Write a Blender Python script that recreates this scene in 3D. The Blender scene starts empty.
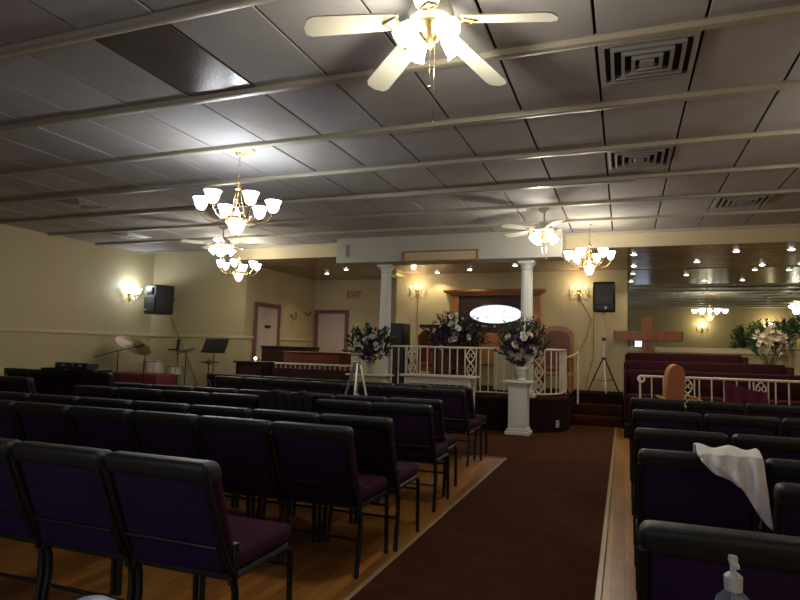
import bpy, bmesh, math, random
from mathutils import Vector, Matrix, Euler
random.seed(7)
sc = bpy.context.scene
PI = math.pi
# ------------------------------------------------------------------ camera
F, YAW, PITCH, ROLL, CH = 597.0, .3593, .0810, .0255, 1.30
cam = bpy.data.cameras.new('camera'); cam.sensor_width = 36; cam.lens = 36 * F / 800
cam.clip_start = .05
co = bpy.data.objects.new('camera', cam); sc.collection.objects.link(co); sc.camera = co
cy, sy = math.cos(YAW), math.sin(YAW)
f_ = Vector((-sy * math.cos(PITCH), cy * math.cos(PITCH), math.sin(PITCH)))
r0 = Vector((cy, sy, 0)); u0 = r0.cross(f_)
r_ = r0 * math.cos(ROLL) + u0 * math.sin(ROLL); u_ = -r0 * math.sin(ROLL) + u0 * math.cos(ROLL)
m = Matrix((r_, u_, -f_)).transposed().to_4x4(); m.translation = (0, 0, CH); co.matrix_world = m
# ------------------------------------------------------------------ world and exposure
w = bpy.data.worlds.new('world'); sc.world = w; w.use_nodes = True
w.node_tree.nodes['Background'].inputs[0].default_value = (.5, .6, .8, 1)
w.node_tree.nodes['Background'].inputs[1].default_value = .3
vs = sc.view_settings; vs.view_transform = 'Standard'; vs.look = 'None'; vs.gamma = 1
vs.use_curve_mapping = False; vs.exposure = 0.75
FANW, CHW, DOWNW, SCW = 20.0, 20.0, 16.0, 6.5      # lamp powers
WARM = (1, .80, .52); WHITE = (1, .93, .80); COOL = (.80, .88, 1.0)

# ------------------------------------------------------------------ materials
def mat(name, col, rough=.6, metal=0, emit=None, es=0, noise=0, nscale=20, bump=0, bscale=60, stretch=None, spec=.5, trans=0, alpha=1, sheen=0):
    m = bpy.data.materials.new(name); m.use_nodes = True
    nt = m.node_tree; b = nt.nodes['Principled BSDF']
    b.inputs['Base Color'].default_value = (*col, 1); b.inputs['Roughness'].default_value = rough
    b.inputs['Metallic'].default_value = metal; b.inputs['Specular IOR Level'].default_value = spec
    b.inputs['Transmission Weight'].default_value = trans; b.inputs['Alpha'].default_value = alpha
    if emit: b.inputs['Emission Color'].default_value = (*emit, 1); b.inputs['Emission Strength'].default_value = es
    if noise or bump:
        tc = nt.nodes.new('ShaderNodeTexCoord'); mp = nt.nodes.new('ShaderNodeMapping')
        nt.links.new(tc.outputs['Object'], mp.inputs[0])
        if stretch: mp.inputs['Scale'].default_value = stretch
        if noise:
            n = nt.nodes.new('ShaderNodeTexNoise'); n.inputs['Scale'].default_value = nscale; n.inputs['Detail'].default_value = 5
            nt.links.new(mp.outputs[0], n.inputs[0])
            r = nt.nodes.new('ShaderNodeValToRGB'); r.color_ramp.elements[0].position = .3; r.color_ramp.elements[1].position = .7
            r.color_ramp.elements[0].color = (*[c * (1 - noise) for c in col], 1)
            r.color_ramp.elements[1].color = (*[min(1, c * (1 + noise)) for c in col], 1)
            nt.links.new(n.outputs[0], r.inputs[0]); nt.links.new(r.outputs[0], b.inputs['Base Color'])
        if bump:
            n = nt.nodes.new('ShaderNodeTexNoise'); n.inputs['Scale'].default_value = bscale; n.inputs['Detail'].default_value = 3
            nt.links.new(mp.outputs[0], n.inputs[0])
            bp = nt.nodes.new('ShaderNodeBump'); bp.inputs['Strength'].default_value = bump; bp.inputs['Distance'].default_value = .01
            nt.links.new(n.outputs[0], bp.inputs['Height']); nt.links.new(bp.outputs[0], b.inputs['Normal'])
    return m

def wood_floor():
    m = mat('wood_floor', (.3, .16, .06), .32); nt = m.node_tree; b = nt.nodes['Principled BSDF']
    tc = nt.nodes.new('ShaderNodeTexCoord'); mp = nt.nodes.new('ShaderNodeMapping'); mp.inputs['Rotation'].default_value = (0, 0, PI / 2)
    nt.links.new(tc.outputs['Object'], mp.inputs[0])
    br = nt.nodes.new('ShaderNodeTexBrick'); br.inputs['Scale'].default_value = 1; br.inputs['Brick Width'].default_value = .9
    br.inputs['Row Height'].default_value = .075; br.inputs['Mortar Size'].default_value = .0015
    br.inputs['Color1'].default_value = (.42, .19, .042, 1); br.inputs['Color2'].default_value = (.22, .09, .024, 1); br.inputs['Mortar'].default_value = (.05, .025, .01, 1)
    nt.links.new(mp.outputs[0], br.inputs[0])
    n = nt.nodes.new('ShaderNodeTexNoise'); n.inputs['Scale'].default_value = 6; n.inputs['Detail'].default_value = 6
    mp2 = nt.nodes.new('ShaderNodeMapping'); mp2.inputs['Scale'].default_value = (12, 1, 1)
    nt.links.new(tc.outputs['Object'], mp2.inputs[0]); nt.links.new(mp2.outputs[0], n.inputs[0])
    mx = nt.nodes.new('ShaderNodeMix'); mx.data_type = 'RGBA'; mx.blend_type = 'OVERLAY'; mx.inputs[0].default_value = .6
    nt.links.new(br.outputs[0], mx.inputs[6]); nt.links.new(n.outputs[0], mx.inputs[7]); nt.links.new(mx.outputs[2], b.inputs['Base Color'])
    return m
def wall_mat():
    m = mat('wall_paint', (.43, .365, .205), .55); nt = m.node_tree; b = nt.nodes['Principled BSDF']
    tc = nt.nodes.new('ShaderNodeTexCoord'); sx = nt.nodes.new('ShaderNodeSeparateXYZ'); nt.links.new(tc.outputs['Object'], sx.inputs[0])
    ad = nt.nodes.new('ShaderNodeMath'); ad.operation = 'ADD'; nt.links.new(sx.outputs[0], ad.inputs[0]); nt.links.new(sx.outputs[1], ad.inputs[1])
    mu = nt.nodes.new('ShaderNodeMath'); mu.operation = 'MULTIPLY'; mu.inputs[1].default_value = 1 / .2; nt.links.new(ad.outputs[0], mu.inputs[0])
    fr = nt.nodes.new('ShaderNodeMath'); fr.operation = 'FRACT'; nt.links.new(mu.outputs[0], fr.inputs[0])
    gt = nt.nodes.new('ShaderNodeMath'); gt.operation = 'GREATER_THAN'; gt.inputs[1].default_value = .04; nt.links.new(fr.outputs[0], gt.inputs[0])
    bp = nt.nodes.new('ShaderNodeBump'); bp.inputs['Strength'].default_value = .5; bp.inputs['Distance'].default_value = .004
    nt.links.new(gt.outputs[0], bp.inputs['Height']); nt.links.new(bp.outputs[0], b.inputs['Normal'])
    return m
M = {}
M['wall'] = wall_mat()
M['floor'] = wood_floor()
M['cream'] = mat('cream_paint', (.50, .43, .27), .5)
M['grey_white'] = mat('grey_white_paint', (.42, .41, .35), .5)
M['tile'] = mat('ceiling_tile', (.40, .385, .37), .8, noise=.06, nscale=3, bump=.2, bscale=90)
M['tile_b'] = mat('ceiling_tile_yellowed', (.36, .335, .30), .8, noise=.08, nscale=3, bump=.2, bscale=90)
M['tile_dark'] = mat('stained_tile', (.12, .105, .09), .22, noise=.12, nscale=4, bump=.15, bscale=40)
M['plenum'] = mat('plenum', (.03, .027, .022), .9)
M['beam'] = mat('ceiling_strip', (.40, .36, .27), .35)
M['glossy_brown'] = mat('glossy_brown_panel', (.26, .17, .10), .2, noise=.2, nscale=2, bump=.08, bscale=3)
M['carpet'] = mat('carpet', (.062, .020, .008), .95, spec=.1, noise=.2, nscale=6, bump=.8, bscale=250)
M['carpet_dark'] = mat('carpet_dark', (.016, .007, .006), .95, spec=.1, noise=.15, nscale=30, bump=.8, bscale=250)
M['carpet_step'] = mat('carpet_step', (.040, .012, .007), .95, noise=.15, nscale=30, bump=.8, bscale=250, spec=.1)
M['strip'] = mat('threshold', (.30, .22, .11), .35)
M['brass'] = mat('brass', (.65, .45, .17), .25, 1)
M['fan_white'] = mat('fan_white', (.62, .60, .48), .4)
M['glass_glow'] = mat('lit_glass', (.9, .88, .8), .3, emit=(1, .94, .86), es=5)
M['glass_glow_cool'] = mat('lit_glass_cool', (.9, .9, .9), .3, emit=(.94, .95, 1), es=5)
M['glass_pink'] = mat('lit_glass_pink', (.8, .6, .5), .3, emit=(1, .68, .5), es=1.3)
M['bulb'] = mat('bulb', (1, 1, 1), .3, emit=(1, .88, .6), es=16)
M['lens'] = mat('lamp_lens', (1, 1, 1), .3, emit=(1, .95, .85), es=7)
M['black_metal'] = mat('black_metal', (.006, .006, .006), .45)
M['black_plastic'] = mat('black_plastic', (.012, .013, .013), .5)
M['black_vinyl'] = mat('black_vinyl', (.014, .015, .014), .5, bump=.2, bscale=120)
M['purple'] = mat('purple_fabric', (.030, .012, .042), .9, spec=.1, bump=.3, bscale=300, noise=.2, nscale=60)
M['seat_purple'] = mat('plum_fabric', (.042, .012, .028), .9, spec=.1, bump=.3, bscale=300, noise=.2, nscale=60)
M['pew'] = mat('burgundy_fabric', (.034, .006, .011), .85, spec=.15, bump=.3, bscale=200)
M['door'] = mat('door_pink_white', (.42, .34, .30), .5)
M['door_frame'] = mat('mauve_trim', (.15, .055, .065), .5)
M['rail'] = mat('white_rail', (.62, .56, .44), .4)
M['marble'] = mat('white_plaster', (.60, .60, .55), .5)
M['cross'] = mat('cross_wood', (.19, .06, .018), .45, noise=.3, nscale=8, stretch=(1, 1, .2))
M['wood'] = mat('brown_wood', (.32, .13, .04), .35, noise=.3, nscale=9, stretch=(.3, 1, 1))
M['wood_dark'] = mat('dark_wood', (.035, .014, .010), .35, noise=.3, nscale=9)
M['wood_red'] = mat('red_wood', (.13, .035, .018), .35, noise=.3, nscale=9, stretch=(.3, 1, 1))
M['window_glow'] = mat('lit_window_glass', (.8, .85, 1), .3, emit=(.80, .86, 1), es=.62)
M['window_rear'] = mat('daylight_glass', (.8, .85, 1), .3, emit=(.62, .72, 1), es=2.6)
M['lead'] = mat('lead', (.12, .13, .2), .5)
M['silver'] = mat('silver_metal', (.45, .45, .42), .3, .8)
M['chrome'] = mat('chrome', (.7, .7, .7), .15, 1)
M['white_pole'] = mat('white_enamel', (.55, .52, .45), .35)
M['vent'] = mat('vent_metal', (.34, .33, .31), .35, .2)
M['mirror'] = mat('mirror_glass', (.62, .66, .60), .015, 1)
M['leaf'] = mat('leaf_green', (.035, .085, .022), .5, noise=.35, nscale=15)
M['leaf_dark'] = mat('dark_leaf', (.014, .032, .014), .5, noise=.35, nscale=15)
M['petal_white'] = mat('white_petal', (.60, .58, .52), .6)
M['petal_cream'] = mat('cream_petal', (.66, .58, .44), .6)
M['petal_purple'] = mat('purple_petal', (.045, .015, .075), .6)
M['petal_plum'] = mat('plum_petal', (.06, .012, .04), .6)
M['red_cloth'] = mat('red_cloth', (.15, .022, .035), .85, bump=.3, bscale=60)
M['cymbal'] = mat('cymbal_bronze', (.16, .09, .03), .5, .8, noise=.3, nscale=10)
M['drum'] = mat('drum_shell', (.55, .50, .38), .4)
M['drumskin'] = mat('drum_skin', (.6, .58, .5), .6)
M['exit_red'] = mat('exit_red', (.30, .05, .02), .5)
M['exit_plate'] = mat('exit_plate', (.38, .30, .17), .5)
M['towel'] = mat('white_towel', (.85, .84, .80), .9, bump=.4, bscale=150)
M['clear'] = mat('clear_plastic', (.75, .8, .85), .08, trans=.85)
M['blue_label'] = mat('blue_label', (.02, .06, .35), .4)
M['pump'] = mat('white_plastic', (.55, .55, .53), .35)
M['pale_blue'] = mat('pale_blue_plastic', (.45, .55, .80), .4)
M['tan_cloth'] = mat('tan_upholstery', (.42, .17, .075), .7, bump=.2, bscale=80)
M['gold'] = mat('gilt_wood', (.35, .18, .05), .4, .4)
M['orange_cloth'] = mat('orange_upholstery', (.32, .07, .02), .8)
M['teal'] = mat('teal_plastic', (.05, .16, .18), .4)
M['green_case'] = mat('dark_green_case', (.015, .035, .018), .5)
M['clock_face'] = mat('plain_plate', (.5, .48, .4), .5)
M['plum_cloth'] = mat('plum_cloth', (.085, .018, .04), .9, spec=.1)
M['coat'] = mat('black_coat', (.004, .004, .005), .95)
M['cable'] = mat('grey_cable', (.08, .07, .05), .6)

# ------------------------------------------------------------------ mesh builder
class MB:
    def __init__(s): s.v = []; s.f = []
    def add(s, vs, fs, T=None):
        k = len(s.v)
        for p in vs:
            p = Vector(p); s.v.append(T @ p if T else p)
        s.f += [[i + k for i in q] for q in fs]; return s
    def box(s, x0, x1, y0, y1, z0, z1, T=None):
        return s.add([(x0, y0, z0), (x1, y0, z0), (x1, y1, z0), (x0, y1, z0), (x0, y0, z1), (x1, y0, z1), (x1, y1, z1), (x0, y1, z1)],
                     [(0, 3, 2, 1), (4, 5, 6, 7), (0, 1, 5, 4), (1, 2, 6, 5), (2, 3, 7, 6), (3, 0, 4, 7)], T)
    def rbox(s, x0, x1, y0, y1, z0, z1, r=.01, seg=2, T=None):
        bm = bmesh.new(); bmesh.ops.create_cube(bm, size=1)
        for v in bm.verts: v.co = ((x0 + x1) / 2 + v.co.x * (x1 - x0), (y0 + y1) / 2 + v.co.y * (y1 - y0), (z0 + z1) / 2 + v.co.z * (z1 - z0))
        bmesh.ops.bevel(bm, geom=bm.edges[:], offset=r, segments=seg, profile=.5, affect='EDGES')
        bm.verts.index_update()
        s.add([v.co.copy() for v in bm.verts], [[v.index for v in f.verts] for f in bm.faces], T); bm.free(); return s
    def tube(s, path, r, n=8, closed=False, T=None):
        P = [Vector(p) for p in path]; R = r if isinstance(r, (list, tuple)) else [r] * len(P)
        vs = []; fs = []; N = len(P); up = None
        for i, p in enumerate(P):
            a = P[(i - 1) % N] if (i > 0 or closed) else p; b = P[(i + 1) % N] if (i < N - 1 or closed) else p
            d = (b - a).normalized()
            if up is None: up = Vector((0, 0, 1)) if abs(d.z) < .9 else Vector((1, 0, 0))
            e1 = d.cross(up)
            if e1.length < 1e-4: e1 = d.orthogonal()
            e1.normalize(); e2 = e1.cross(d).normalized(); up = e2
            for k in range(n):
                t = 2 * PI * k / n; vs.append(p + (e1 * math.cos(t) + e2 * math.sin(t)) * R[i])
        for i in range(N if closed else N - 1):
            j = (i + 1) % N
            for k in range(n): fs.append((i * n + k, i * n + (k + 1) % n, j * n + (k + 1) % n, j * n + k))
        if not closed: fs += [tuple(range(n))[::-1], tuple((N - 1) * n + k for k in range(n))]
        return s.add(vs, fs, T)
    def lathe(s, prof, n=16, c=(0, 0, 0), T=None, flute=0):
        vs = []; fs = []
        for r, z in prof:
            for k in range(n):
                t = 2 * PI * k / n; rr = r * (1 - flute * (k % 2)); vs.append((c[0] + rr * math.cos(t), c[1] + rr * math.sin(t), c[2] + z))
        for i in range(len(prof) - 1):
            for k in range(n): fs.append((i * n + k, i * n + (k + 1) % n, (i + 1) * n + (k + 1) % n, (i + 1) * n + k))
        if prof[0][0] > 1e-4: fs.append(tuple(range(n))[::-1])
        if prof[-1][0] > 1e-4: fs.append(tuple((len(prof) - 1) * n + k for k in range(n)))
        return s.add(vs, fs, T)
    def shell(s, prof, n=14, c=(0, 0, 0), T=None, wav=0):
        vs = []; fs = []
        for q, (r, z) in enumerate(prof):
            for k in range(n):
                t = 2 * PI * k / n; rr = r * (1 + wav * math.cos(t * 6)); vs.append((c[0] + rr * math.cos(t), c[1] + rr * math.sin(t), c[2] + z))
        for i in range(len(prof) - 1):
            for k in range(n): fs.append((i * n + k, i * n + (k + 1) % n, (i + 1) * n + (k + 1) % n, (i + 1) * n + k))
        return s.add(vs, fs, T)
    def prism(s, poly, z0, z1, T=None):
        n = len(poly)
        vs = [(x, y, z0) for x, y in poly] + [(x, y, z1) for x, y in poly]
        fs = [tuple(range(n))[::-1], tuple(range(n, 2 * n))] + [(i, (i + 1) % n, n + (i + 1) % n, n + i) for i in range(n)]
        return s.add(vs, fs, T)
    def ball(s, c, r, n=8, T=None, sx=1, sy=1, sz=1):
        pr = []
        for i in range(n // 2 + 1):
            a = -PI / 2 + PI * i / (n // 2); pr.append((max(1e-5, math.cos(a)), math.sin(a)))
        vs = []; fs = []
        for q, z in pr:
            for k in range(n):
                t = 2 * PI * k / n; vs.append((c[0] + r * q * math.cos(t) * sx, c[1] + r * q * math.sin(t) * sy, c[2] + r * z * sz))
        for i in range(len(pr) - 1):
            for k in range(n): fs.append((i * n + k, i * n + (k + 1) % n, (i + 1) * n + (k + 1) % n, (i + 1) * n + k))
        return s.add(vs, fs, T)
    def build(s, name, m, parent=None, smooth=True, label=None):
        me = bpy.data.meshes.new(name); me.from_pydata([tuple(v) for v in s.v], [], s.f); me.update()
        bm = bmesh.new(); bm.from_mesh(me); bmesh.ops.recalc_face_normals(bm, faces=bm.faces[:]); bm.to_mesh(me); bm.free()
        me.materials.append(M[m] if isinstance(m, str) else m)
        if smooth:
            me.polygons.foreach_set('use_smooth', [True] * len(me.polygons)); me.set_sharp_from_angle(angle=math.radians(38))
        o = bpy.data.objects.new(name, me); sc.collection.objects.link(o)
        if parent: o.parent = parent
        if label: o['label'] = label
        return o
def tag(o, label, cat, group=None):
    o['label'] = label; o['category'] = cat
    if group: o['group'] = group
    return o
def thing(name, label, cat, loc=(0, 0, 0), rz=0, group=None, sc_=1):
    o = bpy.data.objects.new(name, None); sc.collection.objects.link(o); o.empty_display_size = .1
    o.location = loc; o.rotation_euler = (0, 0, rz); o.scale = (sc_,) * 3
    return tag(o, label, cat, group)
def struct(name, mb, m, smooth=False, parent=None):
    o = mb.build(name, m, parent, smooth)
    if not parent: o['kind'] = 'structure'
    return o
def kids(o): return [c for c in bpy.data.objects if c.parent == o]
def copy_tree(o, parent=None):
    c = o.copy(); sc.collection.objects.link(c)
    if parent: c.parent = parent
    for k in CH_.get(o.name, []): copy_tree(k, c)
    return c
CH_ = {}
def index_children(o):
    CH_[o.name] = kids(o)
    for k in CH_[o.name]: index_children(k)
def lamp(name, loc, power, col, r=.05, parent=None, spot=None, rot=(0, 0, 0)):
    l = bpy.data.lights.new(name, 'SPOT' if spot else 'POINT'); l.energy = power; l.color = col; l.shadow_soft_size = r
    if spot: l.spot_size = spot; l.spot_blend = .6
    o = bpy.data.objects.new(name, l); sc.collection.objects.link(o); o.location = loc; o.rotation_euler = rot
    if parent: o.parent = parent
    return o
B = lambda *a, **k: MB().box(*a, **k)

# ------------------------------------------------------------------ room shell
XL, XR, YR = -9.95, 6.3, -1.6
CZ, SZ = 3.25, 3.0
struct('floor', B(XL - .2, XR + .2, YR - .2, 14, -.12, 0), 'floor')
struct('wall_left', B(XL - .15, XL, YR - .15, 10.75, 0, CZ + .2), 'wall')
struct('wall_far_left', B(XL, -7.6, 10.6, 10.75, 0, CZ + .2), 'wall')
struct('wall_recess', B(-7.6, -7.45, 10.6, 13.6, 0, CZ + .2), 'wall')
struct('wall_alcove', B(-7.6, -4.75, 13.6, 13.75, 0, CZ), 'wall')
struct('wall_partition', B(-4.9, -4.75, 12.95, 13.6, 0, CZ), 'wall')
struct('wall_stage', B(-4.9, XR, 12.8, 12.95, 0, CZ), 'wall')
struct('wall_right', B(XR, XR + .15, YR - .15, 12.95, 0, CZ + .2), 'wall')
rear = struct('wall_rear', B(XL, XR, YR - .15, YR, 0, CZ + .2), 'wall')
# header beam across the room in front of the stage
struct('trim_1', B(-7.45, XR, 10.05, 10.6, SZ, CZ), 'cream')
# boxed-out beam carried by the two columns
struct('trim_2', MB().rbox(-4.85, -.9, 9.58, 10.05, 2.80, CZ, .008, 1), 'grey_white')
# chair rails
struct('trim_3', B(XL, XL + .025, YR, 10.6, 1.43, 1.49), 'cream')
struct('trim_4', B(XL, -7.45, 10.575, 10.6, 1.43, 1.49), 'cream')
struct('trim_5', B(-7.45, -7.425, 10.6, 10.93, 1.43, 1.49), 'cream')
struct('trim_6', B(-7.45, -7.425, 11.93, 13.6, 1.43, 1.49), 'cream')
# ceiling strips between the two sections over the stage partition
struct('trim_7', MB().rbox(-5.02, -4.72, 12.3, 13.6, 2.93, 2.995, .01, 1), 'cream')
struct('baseboard_left', B(XL, XL + .02, YR, 10.6, 0, .12), 'cream')
struct('baseboard_far', B(XL, -7.45, 10.58, 10.6, 0, .12), 'cream')
struct('trim_8', B(.10, XR, 12.77, 12.8, 1.36, 1.44), 'cream')

# suspended ceiling: plenum slab, tiles, strips
ceil = struct('ceiling', B(XL - .1, XR + .1, YR, 10.1, CZ + .04, CZ + .14), 'plenum')
TW, TD, TX0, TY0 = .6135, 1.05, -.155, 2.70
def col_x(j): return TX0 + TW * j
def row_y(i): return TY0 + TD * i
tile_me = {}
for key, mm in (('a', 'tile'), ('b', 'tile_b'), ('d', 'tile_dark')):
    t = MB().rbox(0, TW - .018, 0, TD - .02, 0, .02, .004, 1); o = t.build('ceiling_tile', mm, ceil, False); tile_me[key] = o.data
    bpy.data.objects.remove(o)
vents = {(0, 1): 1, (0, 3): 1, (2, 5): 1, (-12, 3): 1, (-14, 5): 1}
for i in range(-4, 7):
    for j in range(-16, 11):
        x0, x1 = col_x(j), col_x(j + 1)
        if x1 <= XL + .02 or x0 >= XR - .02: continue
        k = 'd' if (j, i) == (-5, 0) else ('b' if random.random() < .35 else 'a')
        o = bpy.data.objects.new('ceiling_tile', tile_me[k]); sc.collection.objects.link(o); o.parent = ceil
        sx = 1
        if x0 < XL: sx = (x1 - XL) / TW; x0 = XL
        if x1 > XR: sx = (XR - x0) / TW
        o.location = (x0 + .009, row_y(i) + .01, CZ + random.uniform(.0, .006)); o.scale = (sx, 1, 1)
        if k == 'd': o['label'] = 'glossy dark brown stained ceiling panel'
for i in range(-3, 8):
    mb = MB().rbox(XL, XR, row_y(i) - .035, row_y(i) + .035, CZ - .035, CZ + .02, .01, 2)
    if i == 4: mb.rbox(-3.6, .12, row_y(i) - .05, row_y(i) + .05, CZ - .055, CZ - .03, .01, 2)
    o = mb.build('ceiling_strip', 'beam', ceil)
# glossy brown stage ceiling, laid in planks
c2 = struct('ceiling_stage', B(-7.45, XR, 10.3, 13.6, SZ + .02, SZ + .1), 'plenum')
pk = None
y = 10.6
yy_ = 10.06
while yy_ < 13.58:
    d = min(.38, 13.6 - yy_)
    o = MB().rbox(-7.45, XR, yy_, yy_ + d - .008, SZ - .004, SZ + .02, .004, 1).build('ceiling_plank', 'glossy_brown', c2, False)
    yy_ += .38

# carpet, strips
struct('floor_carpet_aisle', B(-1.33, -.138, YR, 7.36, 0, .008), 'carpet')
struct('floor_carpet_front', B(XL, -.138, 7.36, 12.8, 0, .008), 'carpet')
struct('trim_9', MB().rbox(-1.355, -1.325, YR, 7.36, 0, .013, .004, 1), 'strip')
struct('trim_10', MB().rbox(-.15, -.115, YR, 11.3, 0, .015, .004, 1), 'strip')
struct('trim_11', MB().rbox(XL, -1.33, 7.345, 7.375, 0, .012, .004, 1), 'strip')

# ------------------------------------------------------------------ doors
def door(n, T, w_, h_, fm, panels=True, sign=False):
    d = bpy.data.objects.new('door_%d' % n, None); sc.collection.objects.link(d); d.matrix_world = T; d['kind'] = 'structure'
    lf = MB().box(0, w_, -.02, .0, 0, h_).build('door_leaf', 'door', d, False)
    if panels:
        for (a, b, c, e) in ((.12, w_ / 2 - .05, 1.2, h_ - .15), (w_ / 2 + .05, w_ - .12, 1.2, h_ - .15), (.12, w_ / 2 - .05, .15, 1.05), (w_ / 2 + .05, w_ - .12, .15, 1.05)):
            MB().rbox(a, b, -.032, -.018, c, e, .006, 1).build('door_panel', 'door', lf, False)
    fw = .09
    MB().rbox(-fw, 0, -.05, .0, 0, h_ + fw, .006, 1).build('door_jamb', fm, d, False)
    MB().rbox(w_, w_ + fw, -.05, .0, 0, h_ + fw, .006, 1).build('door_jamb', fm, d, False)
    MB().rbox(0, w_, -.05, .0, h_, h_ + fw, .006, 1).build('door_head', fm, d, False)
    MB().lathe([(.01, 0), (.012, .03), (.028, .045), (.03, .06), (.02, .075), (0, .08)], 12, T=Matrix.Translation((w_ * .08, -.02, 1.0)) @ Matrix.Rotation(PI / 2, 4, 'X')).build('door_knob', 'brass', lf)
    return d
T1 = Matrix.Translation((-7.45, 10.99, 0)) @ Matrix.Rotation(PI / 2, 4, 'Z')
d1 = door(1, T1, .84, 2.14, 'door_frame')
MB().rbox(.30, .54, -.045, -.033, 1.68, 1.74, .003, 1).build('name_plate', 'wood_dark', d1, False)
d2 = door(2, Matrix.Translation((-7.32, 13.6, 0)), .76, 2.14, 'door_frame', panels=False)

# mirror on the stage wall
mi = thing('wall_mirror', 'huge frameless wall mirror behind the choir pews, reflecting ceiling lights', 'mirror', (0, 12.8, 0))
MB().box(.10, 6.2, -.025, -.002, 1.46, 2.99).build('mirror_glass', 'mirror', mi, False)
MB().rbox(.08, .10, -.03, 0, 1.44, 2.99, .003, 1).build('edge_trim', 'black_metal', mi, False)
MB().rbox(.08, 6.22, -.03, 0, 1.44, 1.46, .003, 1).build('edge_trim', 'silver', mi, False)

# rear windows (behind the camera; the mirror shows the right one, the left one is unseen, added to throw daylight on the near chairs)
def rear_window(n, x0, x1, z0, z1):
    d = bpy.data.objects.new('window_%d' % n, None); sc.collection.objects.link(d); d['kind'] = 'structure'; d.location = (0, YR, 0)
    MB().box(x0, x1, .0, .02, z0, z1).build('window_pane', 'window_rear', d, False)
    for a in ((x0 - .06, x1 + .06, z0 - .06, z0), (x0 - .06, x1 + .06, z1, z1 + .06), (x0 - .06, x0, z0, z1), (x1, x1 + .06, z0, z1), ((x0 + x1) / 2 - .015, (x0 + x1) / 2 + .015, z0, z1)):
        MB().box(a[0], a[1], 0, .05, a[2], a[3]).build('window_frame', 'wood_dark', d, False)
    return d
rear_window(1, .45, 1.0, 1.55, 2.05)
rear_window(2, -3.2, -1.6, .9, 2.0)

# ------------------------------------------------------------------ ceiling vents
def vent(j, i, label, cover=.93):
    x0 = col_x(j) + .02; w_ = TW - .04; y0 = row_y(i) + .09
    if cover < .9: y0 = row_y(i) + .35
    cx_, cy_ = x0 + w_ / 2, y0 + w_ / 2 - .03; h = w_ / 2
    t = thing('ceiling_vent', label, 'vent', (cx_, cy_, CZ - .001), group='square louvred vents in the ceiling')
    MB().box(-h, h, -h, h, -.006, 0).build('backing', 'plenum', t, False)
    for q, (s, dz) in enumerate(((h, 0), (h * .78, -.006), (h * .55, -.010), (h * .33, -.014))):
        ww = .028 if q == 0 else .022
        mb = MB()
        for (a, b, c, d) in ((-s, s, -s, -s + ww), (-s, s, s - ww, s), (-s, -s + ww, -s + ww, s - ww), (s - ww, s, -s + ww, s - ww)):
            mb.box(a, b, c, d, -.030 + dz, -.006)
        mb.build('louvre_frame' if q == 0 else 'louvre', 'vent', t, False)
    MB().rbox(-.045, .045, -.045, .045, -.045, -.006, .006, 1).build('centre_plate', 'vent', t, False)
    return t
vent(0, 1, 'square louvred ceiling vent nearest the camera, largest in view at upper right')
vent(0, 3, 'square louvred ceiling vent two tiles behind the largest one, with bright fins')
vent(2, 5, 'square louvred ceiling vent furthest to the right near the header beam')
vent(-12, 3, 'square louvred ceiling vent over the left seats, left of the near chandelier')
vent(-14, 5, 'square louvred ceiling vent close to the left wall above the lit wall sconce')

# ------------------------------------------------------------------ ceiling fans
def make_fan(label, loc, rot, body='fan_white', trim='brass', nl=4, blen=.66, glow='glass_glow', drop=.30, droop=0):
    t = thing('ceiling_fan', label, 'fan', loc, rot)
    z0 = -drop                                     # blade plane
    MB().lathe([(.0, 0), (.075, -.002), (.07, -.03), (.03, -.07), (.014, -.075), (.0, -.075)], 20).build('canopy', body, t)
    MB().tube([(0, 0, -.07), (0, 0, z0 + .09)], .012, 8).build('down_rod', body, t)
    MB().lathe([(0, z0 + .10), (.05, z0 + .10), (.11, z0 + .075), (.125, z0 + .03), (.12, z0 - .01), (.09, z0 - .035), (0, z0 - .035)], 24).build('motor_housing', body, t)
    MB().lathe([(0, z0 - .03), (.085, z0 - .035), (.095, z0 - .05), (.06, z0 - .085), (.04, z0 - .12), (.015, z0 - .14), (.02, z0 - .155), (0, z0 - .17)], 20).build('light_hub', trim, t)
    for k in range(5):
        T = Matrix.Rotation(2 * PI * k / 5, 4, 'Z')
        Tb = T @ Matrix.Translation((0, 0, z0)) @ Matrix.Rotation(droop, 4, 'Y') @ Matrix.Rotation(.20, 4, 'X')
        out = [(.19, -.05), (.24, -.062), (.40, -.068), (blen - .05, -.073), (blen - .015, -.055), (blen, 0), (blen - .015, .055), (blen - .05, .073), (.40, .068), (.24, .062), (.19, .05)]
        bl = MB().prism(out, -.004, .004, Tb).build('blade', 'fan_white', t, False)
        b = MB().tube([(.08, 0, 0), (.13, 0, -.012), (.19, 0, -.008)], .009, 6, T=Tb)
        b.tube([(.17, 0, -.010), (.21, .045, -.010), (.27, 0, -.010), (.21, -.045, -.010)], .006, 6, closed=True, T=Tb)
        b.build('blade_bracket', trim, bl)
    for k in range(nl):
        a = 2 * PI * (k + .4) / nl; T = Matrix.Rotation(a, 4, 'Z')
        Ts = T @ Matrix.Translation((.085, 0, z0 - .05)) @ Matrix.Rotation(-.80, 4, 'Y')
        la = MB().tube([(0.02, 0, z0 - .06), (.06, 0, z0 - .045), (.09, 0, z0 - .055)], .008, 6, T=T).build('lamp_arm', trim, t)
        MB().shell([(.022, .005), (.030, -.01), (.045, -.04), (.052, -.08), (.056, -.11), (.066, -.13)], 14, T=Ts, wav=.03).build('lamp_shade', glow, la)
    lamp('fan_light', (0, 0, z0 - .26), FANW, WHITE, .07, t)
    MB().tube([(.03, 0, z0 - .1), (.03, 0, z0 - .38)], .0015, 4).ball((.03, 0, z0 - .39), .008).build('pull_chain', trim, t)
    MB().tube([(-.03, .02, z0 - .1), (-.03, .02, z0 - .55)], .0012, 4).ball((-.03, .02, z0 - .56), .006).build('pull_chain', trim, t)
    return t
fa = PI / 2 + .235
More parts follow.
